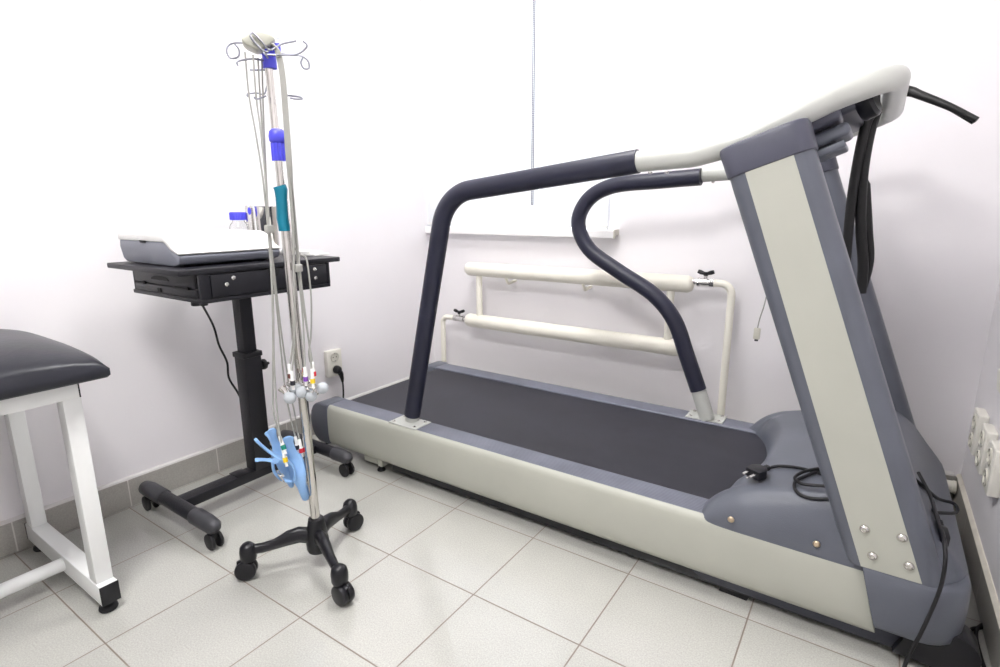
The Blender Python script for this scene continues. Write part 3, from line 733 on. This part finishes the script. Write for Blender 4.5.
# bottle with a blue cap
bt = thing('bottle', 'small clear bottle with a blue cap behind the electrocardiograph', 'bottle', (-.885, -.055, .90))
P0 = on_x(238, 216, -.885); bc = V((-.885, P0.y, .90)); bt.location = bc; OFF[bt] = bc.copy()
zt = on_x(238, 212, -.885).z; zb = on_x(238, 220, -.885).z
MB().lathe([(0, .0), (.033, .0), (.036, .004), (.036, zb-.90-.035), (.032, zb-.90-.018), (.0225, zb-.90-.006), (.0215, zb-.90+.002), (.0195, zb-.90+.002), (.0205, zb-.90-.008), (.031, zb-.90-.022), (.034, zb-.90-.04), (.034, .006), (0, .006)], bc, n=28).build('glass_body', 'glass', bt, 60)
cp = MB().lathe([(.0, 0), (.029, 0), (.029, zt-zb-.003), (.027, zt-zb), (0, zt-zb)], (bc.x, bc.y, zb), n=28)
for k in range(28):
    a = k*2*math.pi/28; cp.cyl((bc.x+.0288*math.cos(a), bc.y+.0288*math.sin(a), zb+.001), (bc.x+.0288*math.cos(a), bc.y+.0288*math.sin(a), zt-.003), .0016, 5)
cp.build('cap', 'blue', bt)
# steel beaker and the shiny cylinder with a blue mark next to it
def at_x(px0, px1, x, y=230): return (on_x(px0, y, x).y+on_x(px1, y, x).y)/2, abs(on_x(px1, y, x).y-on_x(px0, y, x).y)/2
yc, rr = at_x(256, 279, -.80); rr *= .80
zt = on_x(267, 206.5, -.80).z
o = MB().lathe([(0, 0), (rr*.9, 0), (rr*.93, .003), (rr, zt-.90-.004), (rr+.002, zt-.90), (rr-.001, zt-.90), (rr-.002, zt-.90-.006), (rr*.9, .005), (0, .005)], (-.80, yc, .90), n=36).build('steel_beaker', 'chrome', None, 60)
tag(base(o, (-.80, yc, .90)), 'tall polished steel beaker on the black table behind the pole stand', 'beaker')
yc2, rr2 = at_x(246.5, 256, -.86); rr2 *= .80
zt2 = on_x(251, 205.5, -.86).z
ml = thing('metal_canister', 'narrow shiny metal canister with a blue mark beside the steel beaker', 'canister', (-.86, yc2, .90))
MB().lathe([(0, 0), (rr2, 0), (rr2, zt2-.90-.008), (rr2*.8, zt2-.90), (0, zt2-.90)], (-.86, yc2, .90), n=24).build('body', 'steel', ml)
dm = V((CAM.x+.86, CAM.y-yc2, 0)).normalized(); cm_ = V((-.86, yc2, on_x(251, 211, -.86).z))+dm*(rr2-.001)
MX = Matrix.Translation(cm_) @ Matrix.Rotation(math.atan2(dm.y, dm.x), 4, 'Z')
MB().prism([(.0062*math.cos(k*math.pi/10), .014*math.sin(k*math.pi/10)) for k in range(20)], 'x', 0, .0025, mx=MX).build('blue_mark', 'blue', ml)
# white paper tray at the right end of the table
pt = MB().prism([(-.74, .205), (-.50, .185), (-.50, .25), (-.74, .25)], 'z', .90, .908, .002).prism([(-.72, .20), (-.53, .19), (-.53, .246), (-.72, .246)], 'z', .908, .914, .002)
o = pt.build('paper_pad', 'white'); tag(base(o, (-.62, .22, .90)), 'white paper pad lying on the right end of the black table', 'paper')

# ------------------------------------------------------------------ electrode pole stand
B0 = V((-.141, -.158, 0)); LEAN = V((-.020, -.010, 1)).normalized()
PN = V((CAM.x-B0.x, CAM.y-B0.y, 0)).normalized()
def sp(px, py, off=0):
    d = ray(px, py); p0 = B0+PN*off
    return CAM+d*((p0-CAM).dot(PN)/d.dot(PN))
iv = thing('pole_stand', 'chrome pole stand on three black castered legs hung with electrode leads', 'stand', B0)
top = sp(268, 58); plow = sp(316, 524)
pax = (top-plow).normalized()
on_pole = lambda z: plow+pax*((z-plow.z)/pax.z)
MB().lathe([(.0, .055), (.030, .055), (.033, .062), (.034, .085), (.027, .135), (.022, .160), (.0, .160)], (on_pole(.1).x, on_pole(.1).y, 0), n=24).build('hub', 'black', iv, 60)
HB = V((on_pole(.1).x, on_pole(.1).y, 0))
ends = []
for q in ((246, 578), (345, 607), (348, 534)):
    e = on_z(*q, 0); dv = (e-HB); dv.z = 0; dv.normalize(); ends.append((dv, (e-HB).length))
for dv, ln in ends:
    ln = .194
    pz = [(.015, .104, .025), (.05, .114, .024), (.085, .108, .022), (.12, .096, .018), (.155, .090, .017), (ln, .090, .017)]
    side = V((-dv.y, dv.x, 0)); rings = []
    for d_, z_c, hw in pz:
        c = HB+dv*d_+V((0, 0, z_c)); hh_ = hw*1.05 if d_ < .1 else hw*.9
        rings.append([c+side*(hw*.72*math.cos(a*math.pi/8))+V((0, 0, hh_*math.sin(a*math.pi/8))) for a in range(16)])
    lg = MB().loft(rings).build('leg', 'black', iv, 60)
    tip = HB+dv*ln
    MB().lathe([(0, .060), (.021, .060), (.0235, .068), (.0240, .088), (.021, .103), (.012, .112), (0, .114)], tip, n=20).build('leg_cap', 'black', lg, 60)
    sw = side.lerp(V((.55, -.83, 0)), .35).normalized() if side.dot(V((.55, -.83, 0))) > 0 else (-side).lerp(V((.55, -.83, 0)), .35).normalized()
    tr_d = V((sw.y, -sw.x, 0)); tr_d = tr_d if tr_d.dot(dv) > 0 else -tr_d
    wc = tip+tr_d*.010+V((0, 0, .030))
    cf = MB().cyl(tip+V((0, 0, .03)), tip+V((0, 0, .062)), .006, 10)
    cf.tube([wc+tr_d*.020+V((0, 0, .018)), wc+V((0, 0, .027)), wc-tr_d*.020+V((0, 0, .017))], .010, 10).build('caster_fork', 'black', lg, 60)
    for k in (-1, 1):
        MB().cyl(wc+sw*(k*.0105-.0095), wc+sw*(k*.0105+.0095), .030, 24, .005).build('caster_wheel', 'black', lg, 50)
MB().cyl(on_pole(.13), on_pole(1.12), .0135, 24).cyl(on_pole(1.10), top+pax*.02, .0105, 24).build('pole', 'chrome', iv)
# blue clamp joint with ribbed collar
j0, j1, j2 = sp(279.5, 161), sp(278, 143), sp(277, 127)
jb = MB().cyl(j0, j1, .0165, 24, .002)
for k in range(12):
    a = k*math.pi/6; o_ = pax.orthogonal().normalized(); b_ = pax.cross(o_)
    dd = (o_*math.cos(a)+b_*math.sin(a))*.0165; jb.cyl(j0+dd, j1+dd, .0022, 6)
jb.lathe([(.0165, 0), (.0205, .004), (.0215, .015), (.019, .028), (.013, .034), (0, .035)], j1, pax, 24).build('height_clamp', 'blue', iv, 60)
# teal grip on the front side of the pole
g = [sp(x, y, .022) for x, y in ((279.5, 186), (281, 190), (281.5, 198), (282, 208), (282.5, 218), (284, 226), (284.5, 231))]
MB().tube(g, [.0165, .0165, .0145, .0140, .0148, .0145, .0140], 20).build('grip', 'teal', iv, 60)
# blue head holding the hooks
h0, h1 = sp(270.3, 69), sp(268.5, 50)
hd = MB().cyl(h0, h1, .0165, 24, .002)
hd.box((-.006, -.030, -.012), (.006, .030, .014), .004, 2, Matrix.Translation(h1+V((0, 0, .002))) @ Matrix.Rotation(.6, 4, 'Z'))
hd.box((-.006, -.030, -.012), (.006, .030, .014), .004, 2, Matrix.Translation(h1+V((0, 0, .002))) @ Matrix.Rotation(2.17, 4, 'Z'))
head = hd.build('pole_head', 'blue', iv, 60)
def wires(name, seqs, off=.0, r=.0023):
    for sq in seqs:
        MB().tube(spline([sp(x, y, o) for x, y, o in sq], 8), r, 8).build(name, 'wire', head, 60)
wires('wire_hook', [
    [(268, 58, .03), (262, 50, .045), (251, 38, .05), (253, 33, .05), (262, 42, .05), (270, 50, .045), (282, 44, .04), (296, 41, .03)],
    [(250, 36, .055), (258, 46, .055), (266, 52, .05), (272, 46, .03), (277, 38, 0), (281, 41, 0)],
    [(268, 52, .0), (256, 46, -.01), (242, 43, -.02), (231, 44, -.03), (226.5, 50, -.03), (230, 58, -.03), (238, 57, -.02), (239, 50, -.02), (235, 44, -.02)],
    [(264, 50, .04), (265, 54, .045), (275, 55, .05), (285, 55, .06), (297, 54, .07), (305, 49, .075), (307, 45, .08), (303, 41, .08)],
    [(276, 53, .02), (290, 55, .02), (301, 56, .03), (308, 61, .03), (309, 68, .03), (304, 68.5, .03), (301, 63, .03), (303, 57, .03)],
    [(268, 62, .0), (255, 59, .02), (243, 60, .03), (237, 62, .035), (238, 66, .035)],
])
# lower cross hooks clipped to the leads
wires('wire_clip', [
    [(272, 70, -.03), (267, 86, -.03), (264, 94, -.03), (256, 93, -.03), (248, 94, -.02), (247.5, 97, -.02)],
    [(266, 96, .02), (257, 99, .03), (254, 97, .03)],
    [(283, 95, .02), (292, 96, .03), (300, 97, .04), (302, 99, .04), (296, 99, .04), (290, 98, .04)],
    [(272, 70, -.025), (262, 70, -.02), (250, 70, -.01)],
])

# ------------------------------------------------------------------ ECG patient cable: yoke and ten leads
ecg = thing('ecg_patient_cable', 'grey yoke and bundle of long electrode leads draped on the chrome pole', 'cable', sp(258, 45, .02))
yo = sp(258.5, 43.5, .015); rgt = V((-PN.y, PN.x, 0)); rgt = rgt if rgt.dot(RT) > 0 else -rgt
yoke = []
YM = Matrix(((rgt.x, PN.x, 0, yo.x), (rgt.y, PN.y, 0, yo.y), (0, 0, 1, yo.z), (0, 0, 0, 1)))
MB().prism([(-.043, -.004), (-.034, -.013), (-.012, -.021), (.004, -.018), (.022, -.006), (.034, .008), (.022, .016), (-.002, .020), (-.020, .015), (-.040, .003)], 'y', -.028, .028, .006, 2, YM @ Matrix.Translation((.006, 0, .001))).build('yoke', 'yoke', ecg, 60)
BANDS = dict(brown='brown', black='dark', purple='purple', yellow='yellow', red='red', green='green')
def lead(seq, band=None, r=.0023, plug_dir=None):
    p = spline([sp(*q) for q in seq], 8)
    l = MB().tube(p, r, 8).build('lead', 'lead', ecg, 60)
    if band:
        e = p[-1]; d = (plug_dir or (p[-1]-p[-4])).normalized()
        MB().tube([e-d*.012, e-d*.010, e+d*.012, e+d*.0125, e+d*.03, e+d*.0305, e+d*.042], [.003, .0045, .005, .0062, .0062, .0045, .004], 12).build('lead_plug', 'white', l, 60)
        MB().cyl(e+d*.0155, e+d*.0285, .0067, 14).build('colour_band', band, l)
    return p[-1]
# left group: down the left side of the pole to the limb clamps
lead([(245, 52, .02), (249, 95, .02), (256, 135, .02), (263, 180, .03), (268, 230, .035), (272, 290, .035), (273, 350, .03), (273, 405, .03), (278, 430, .035), (281, 440, .045)], 'green')
lead([(253, 55, .025), (256, 95, .03), (261, 135, .03), (266, 185, .04), (270, 240, .04), (273, 300, .04), (274, 360, .04), (277, 410, .04), (281, 440, .05), (283.5, 452, .055)], 'yellow')
lead([(258, 58, .01), (260, 95, .01), (263, 140, .01), (267, 200, .02), (272, 260, .02), (278, 320, .01), (284, 380, 0), (289, 410, 0), (296, 440, 0)], 'dark')
lead([(262, 58, 0), (263, 100, -.01), (265, 150, -.01), (268, 210, 0), (274, 270, 0), (281, 330, -.01), (289, 385, -.01), (295, 415, -.01), (300, 443, .0)], 'red')
# right group: arch over the head and down the right side to the chest bulbs
ch = [((289.5, 368, .03), 'brown'), ((292, 375, .045), 'dark'), ((305, 371, .05), 'purple'), ((312, 373, .05), 'yellow'), ((313, 366, .03), 'red')]
base_r = [(266, 43, .02), (273, 45, .03), (278.5, 54, .04), (282.5, 75, .045), (285.5, 110, .045), (289, 160, .045)]
mid = {0: [(292, 220, .04), (294, 280, .035), (294, 330, .03)], 1: [(293, 220, .048), (294.5, 280, .045), (295, 330, .04)], 2: [(294, 215, .03), (298, 270, .03), (303, 320, .04)], 3: [(295, 215, .035), (301, 280, .04), (308, 335, .045)], 4: [(294, 215, .02), (299, 275, .02), (307, 330, .02)]}
for i, (e, bn) in enumerate(ch):
    o_ = (i-2)*1.1
    lead([(x+o_*(.4 if k < 2 else 1), y, z+.003*i) for k, (x, y, z) in enumerate(base_r)]+mid[i]+[e], bn, plug_dir=V((.02*(1 if i > 2 else .3), 0, -1)))
lead([(300, 255, .0), (306, 258, .01), (309, 275, .02), (311, 295, .02), (311.5, 315, .02), (311, 335, .02), (309, 352, .03), (310, 362, .03)])
lead([(290, 240, -.01), (296, 250, -.02), (303, 256, -.01), (300, 255, .0)][:3]+[(300, 255, .0)])
# sheath clips on the bundle
for q, off in (((269, 229, .04)), (0)), ((((298, 268, .038)), (0))):
    c = sp(*q); MB().box((-.008, -.010, -.010), (.008, .010, .010), .003, 2, Matrix.Translation(c)).build('bundle_clip', 'lead', ecg)

# suction electrodes: grey bulb on a chrome cup
bulbs = [((290, 398, .045), 'grey suction bulb electrode, lowest of the cluster on the pole', (-.6, -.2, .75)), ((296, 389, .015), 'grey suction bulb electrode half hidden at the top of the cluster', (-.9, .2, .25)),
         ((301.5, 392.5, .04), 'grey suction bulb electrode in front of the chrome pole', (.2, .5, .85)), ((311, 396, .045), 'grey suction bulb electrode under the yellow banded plug', (.4, -.1, .9)),
         ((322.5, 388, .03), 'grey suction bulb electrode at the right end with its metal cup facing out', (-.2, -.85, -.45))]
for i, (q, lab, ax_) in enumerate(bulbs):
    c = sp(*q); ax_ = V(ax_).normalized()
    e = thing('suction_electrode', lab, 'electrode', c, 'suction electrodes on the pole stand')
    MB().lathe([(0, -.0165), (.006, -.0155), (.0115, -.0115), (.0155, -.005), (.0162, .001), (.0150, .007), (.011, .0125), (.0075, .0155), (.0065, .019), (0, .019)], c, ax_, 24).build('bulb', 'bulb', e, 60)
    MB().lathe([(0, .018), (.007, .018), (.0075, .024), (.0105, .030), (.0120, .037), (.0115, .037), (.009, .031), (0, .029)], c, ax_, 24).build('cup', 'chrome', e, 60)
    sd = ax_.orthogonal().normalized(); sd = sd if sd.z > 0 else -sd
    MB().cyl(c+ax_*.022, c+ax_*.022+sd*.016, .003, 10).build('terminal', 'steel', e)

# limb clamp electrodes: light blue pegs
def clamp(pv, tips, jaw, wid, label, spread=None):
    """pv pivot, two handle tips, jaw end: all 3-D; a peg made of two bowed arms"""
    r = thing('limb_clamp', label, 'electrode clamp', pv, 'limb clamps on the pole stand')
    ax_ = (jaw-pv).normalized(); mid_ = (tips[0]+tips[1])/2
    sp_ = spread if spread is not None else (tips[0]-tips[1]); sp_ = (sp_-ax_*sp_.dot(ax_)).normalized(); nn_ = ax_.cross(sp_)
    L_ = (jaw-pv).length
    for k, tp in ((1, tips[0]), (-1, tips[1])):
        path = [tp, tp.lerp(pv, .30)+sp_*k*.000, tp.lerp(pv, .68)+sp_*k*.003, pv+sp_*k*.009, pv+ax_*L_*.30+sp_*k*.021, pv+ax_*L_*.62+sp_*k*.022, pv+ax_*L_*.86+sp_*k*.013, jaw+sp_*k*.003]
        c = spline(path, 6); wl = []
        for i in range(len(c)):
            t_ = i/(len(c)-1)
            wl.append(wid*(.55+.22*math.exp(-((t_-.05)/.05)**2)+.45*math.exp(-((t_-.48)/.17)**4)-.12*max(0, t_-.7)/.3)*(.7 if i in (0, len(c)-1) else 1))
        rings = []
        for i, p_ in enumerate(c):
            a_ = c[max(0, i-1)]; b_ = c[min(len(c)-1, i+1)]; tg = (b_-a_).normalized(); th = nn_.cross(tg).normalized()
            h = .0040; w_ = wl[i]
            rings.append([p_+nn_*(w_*math.cos(q_))*(1 if abs(math.cos(q_)) < .9 else 1)+th*(h*math.sin(q_)) for q_ in [j*math.pi/6 for j in range(12)]])
        MB().loft(rings).build('arm', 'lblue', r, 60)
    # pivot web and spring
    MB().cyl(pv-nn_*wid*.95, pv+nn_*wid*.95, .0085, 16).build('pivot', 'lblue', r)
    pc = pv+ax_*L_*.62-sp_*.017
    MX = Matrix(((ax_.x, sp_.x, nn_.x, pc.x), (ax_.y, sp_.y, nn_.y, pc.y), (ax_.z, sp_.z, nn_.z, pc.z), (0, 0, 0, 1)))
    MB().box((-.016, -.002, -wid*.75), (.016, .002, wid*.75), .001, 1, MX).box((-.004, -.002, -.004), (.004, .010, .004), .001, 1, MX).build('metal_plate', 'steel', r)
    return r
clamp(sp(275, 459, .048), (sp(255, 439, .048), sp(255, 460, .052)), sp(293, 481, .048), .017, 'light blue limb clamp lowest on the left with spread handles beside the yellow plug')
clamp(sp(279, 452, -.005), (sp(271, 429, .012), sp(268, 431, -.030)), sp(292, 486, -.01), .016, 'light blue limb clamp at the back of the bunch with its handle upright', PN)
clamp(sp(295, 460, .016), (sp(287, 437, .034), sp(284, 439, -.012)), sp(306, 499, .014), .021, 'light blue limb clamp hanging lowest against the chrome pole', PN)

# ------------------------------------------------------------------ examination couch at the left edge
co = thing('examination_couch', 'black padded examination couch on a white steel frame at the left edge', 'couch', (-.72, -1.1, 0))
PX0, PX1, PY0, PY1 = -.998, -.402, -2.3, -.528
t = bmesh.new(); G = []; NU, NV = 40, 70
def padz(x, y):
    d1 = min(x-PX0, PX1-x); d2 = min(y-PY0, PY1-y)
    s = sfun(d1, .24, 2.2)*sfun(d2, .22, 2.2)
    return .668+.012+.074*s if s > 0 else .676
for j in range(NV+1):
    y = PY0+(PY1-PY0)*(.6*clus(j/NV)+.4*j/NV); row = []
    for i in range(NU+1):
        x = PX0+(PX1-PX0)*(.6*clus(i/NU)+.4*i/NU)
        row.append(t.verts.new((x, y, padz(x, y))))
    G.append(row)
for j in range(NV):
    for i in range(NU): t.faces.new((G[j][i], G[j][i+1], G[j+1][i+1], G[j+1][i]))
edge = [G[0][i] for i in range(NU+1)]+[G[j][NU] for j in range(1, NV+1)]+[G[NV][i] for i in range(NU-1, -1, -1)]+[G[j][0] for j in range(NV-1, 0, -1)]
def shrink(v, k, z): return t.verts.new((v.co.x+(1 if v.co.x < (PX0+PX1)/2 else -1)*k*(1 if abs(v.co.x-(PX0+PX1)/2) > .1 else 0), v.co.y+(1 if v.co.y < (PY0+PY1)/2 else -1)*k*(1 if abs(v.co.y-(PY0+PY1)/2) > .6 else 0), z))
prev = edge
for k, z in ((0, .659), (.006, .652)):
    cur = [shrink(v, k, z) for v in edge]
    for i in range(len(edge)):
        n_ = (i+1) % len(edge); t.faces.new((prev[i], prev[n_], cur[n_], cur[i]))
    prev = cur
t.faces.new(prev); bmesh.ops.recalc_face_normals(t, faces=t.faces)
m = MB(); m._merge(t); m.build('padded_top', 'vinyl', co, 50)
FRX0, FRX1, FRY0, FRY1 = -.975, -.448, -2.25, -.585
fm = MB()
for lo, hi in (((FRX1-.03, FRY0), (FRX1, FRY1)), ((FRX0, FRY0), (FRX0+.03, FRY1)), ((FRX0+.03, FRY1-.03), (FRX1-.03, FRY1)), ((FRX0+.03, FRY0), (FRX1-.03, FRY0+.03))):
    fm.box((lo[0], lo[1], .606), (hi[0], hi[1], .652), .002)
fr_ = fm.build('frame', 'whitem', co)
MB().box((FRX1-.03, FRY1, .606), (FRX1, FRY1+.003, .652), .001).build('frame_end_cap', 'black', fr_)
for yl in (-.60, -2.20):
    for xl in (-.478, -.955):
        MB().box((xl-.0225, yl-.02, .088), (xl+.0225, yl+.02, .606), .003).build('leg', 'whitem', co)
    br_ = MB().box((-.990, yl-.022, .030), (-.437, yl+.022, .088), .003).build('foot_bar', 'whitem', co)
    for xe in (-.993, -.437): MB().box((xe, yl-.0225, .032), (xe+.004, yl+.0225, .087), .001).build('end_cap', 'black', br_)
    for xl in (-.465, -.955):
        MB().lathe([(0, 0), (.021, 0), (.023, .004), (.021, .012), (.010, .016), (.008, .030), (0, .030)], (xl, yl, 0), n=20).build('foot', 'rubber', br_, 60)
MB().cyl((-.69, -2.18, .060), (-.69, -.622, .060), .019).build('cross_tube', 'whitem', co)

# ------------------------------------------------------------------ light
wd = bpy.data.worlds.new('sky'); S.world = wd; wd.use_nodes = True
bg = wd.node_tree.nodes['Background']; bg.inputs['Color'].default_value = (.84, .91, 1, 1); bg.inputs['Strength'].default_value = 60
S.view_settings.view_transform = 'Standard'; S.view_settings.look = 'None'
S.view_settings.gamma = 1; S.view_settings.use_curve_mapping = False; S.view_settings.exposure = -0.2
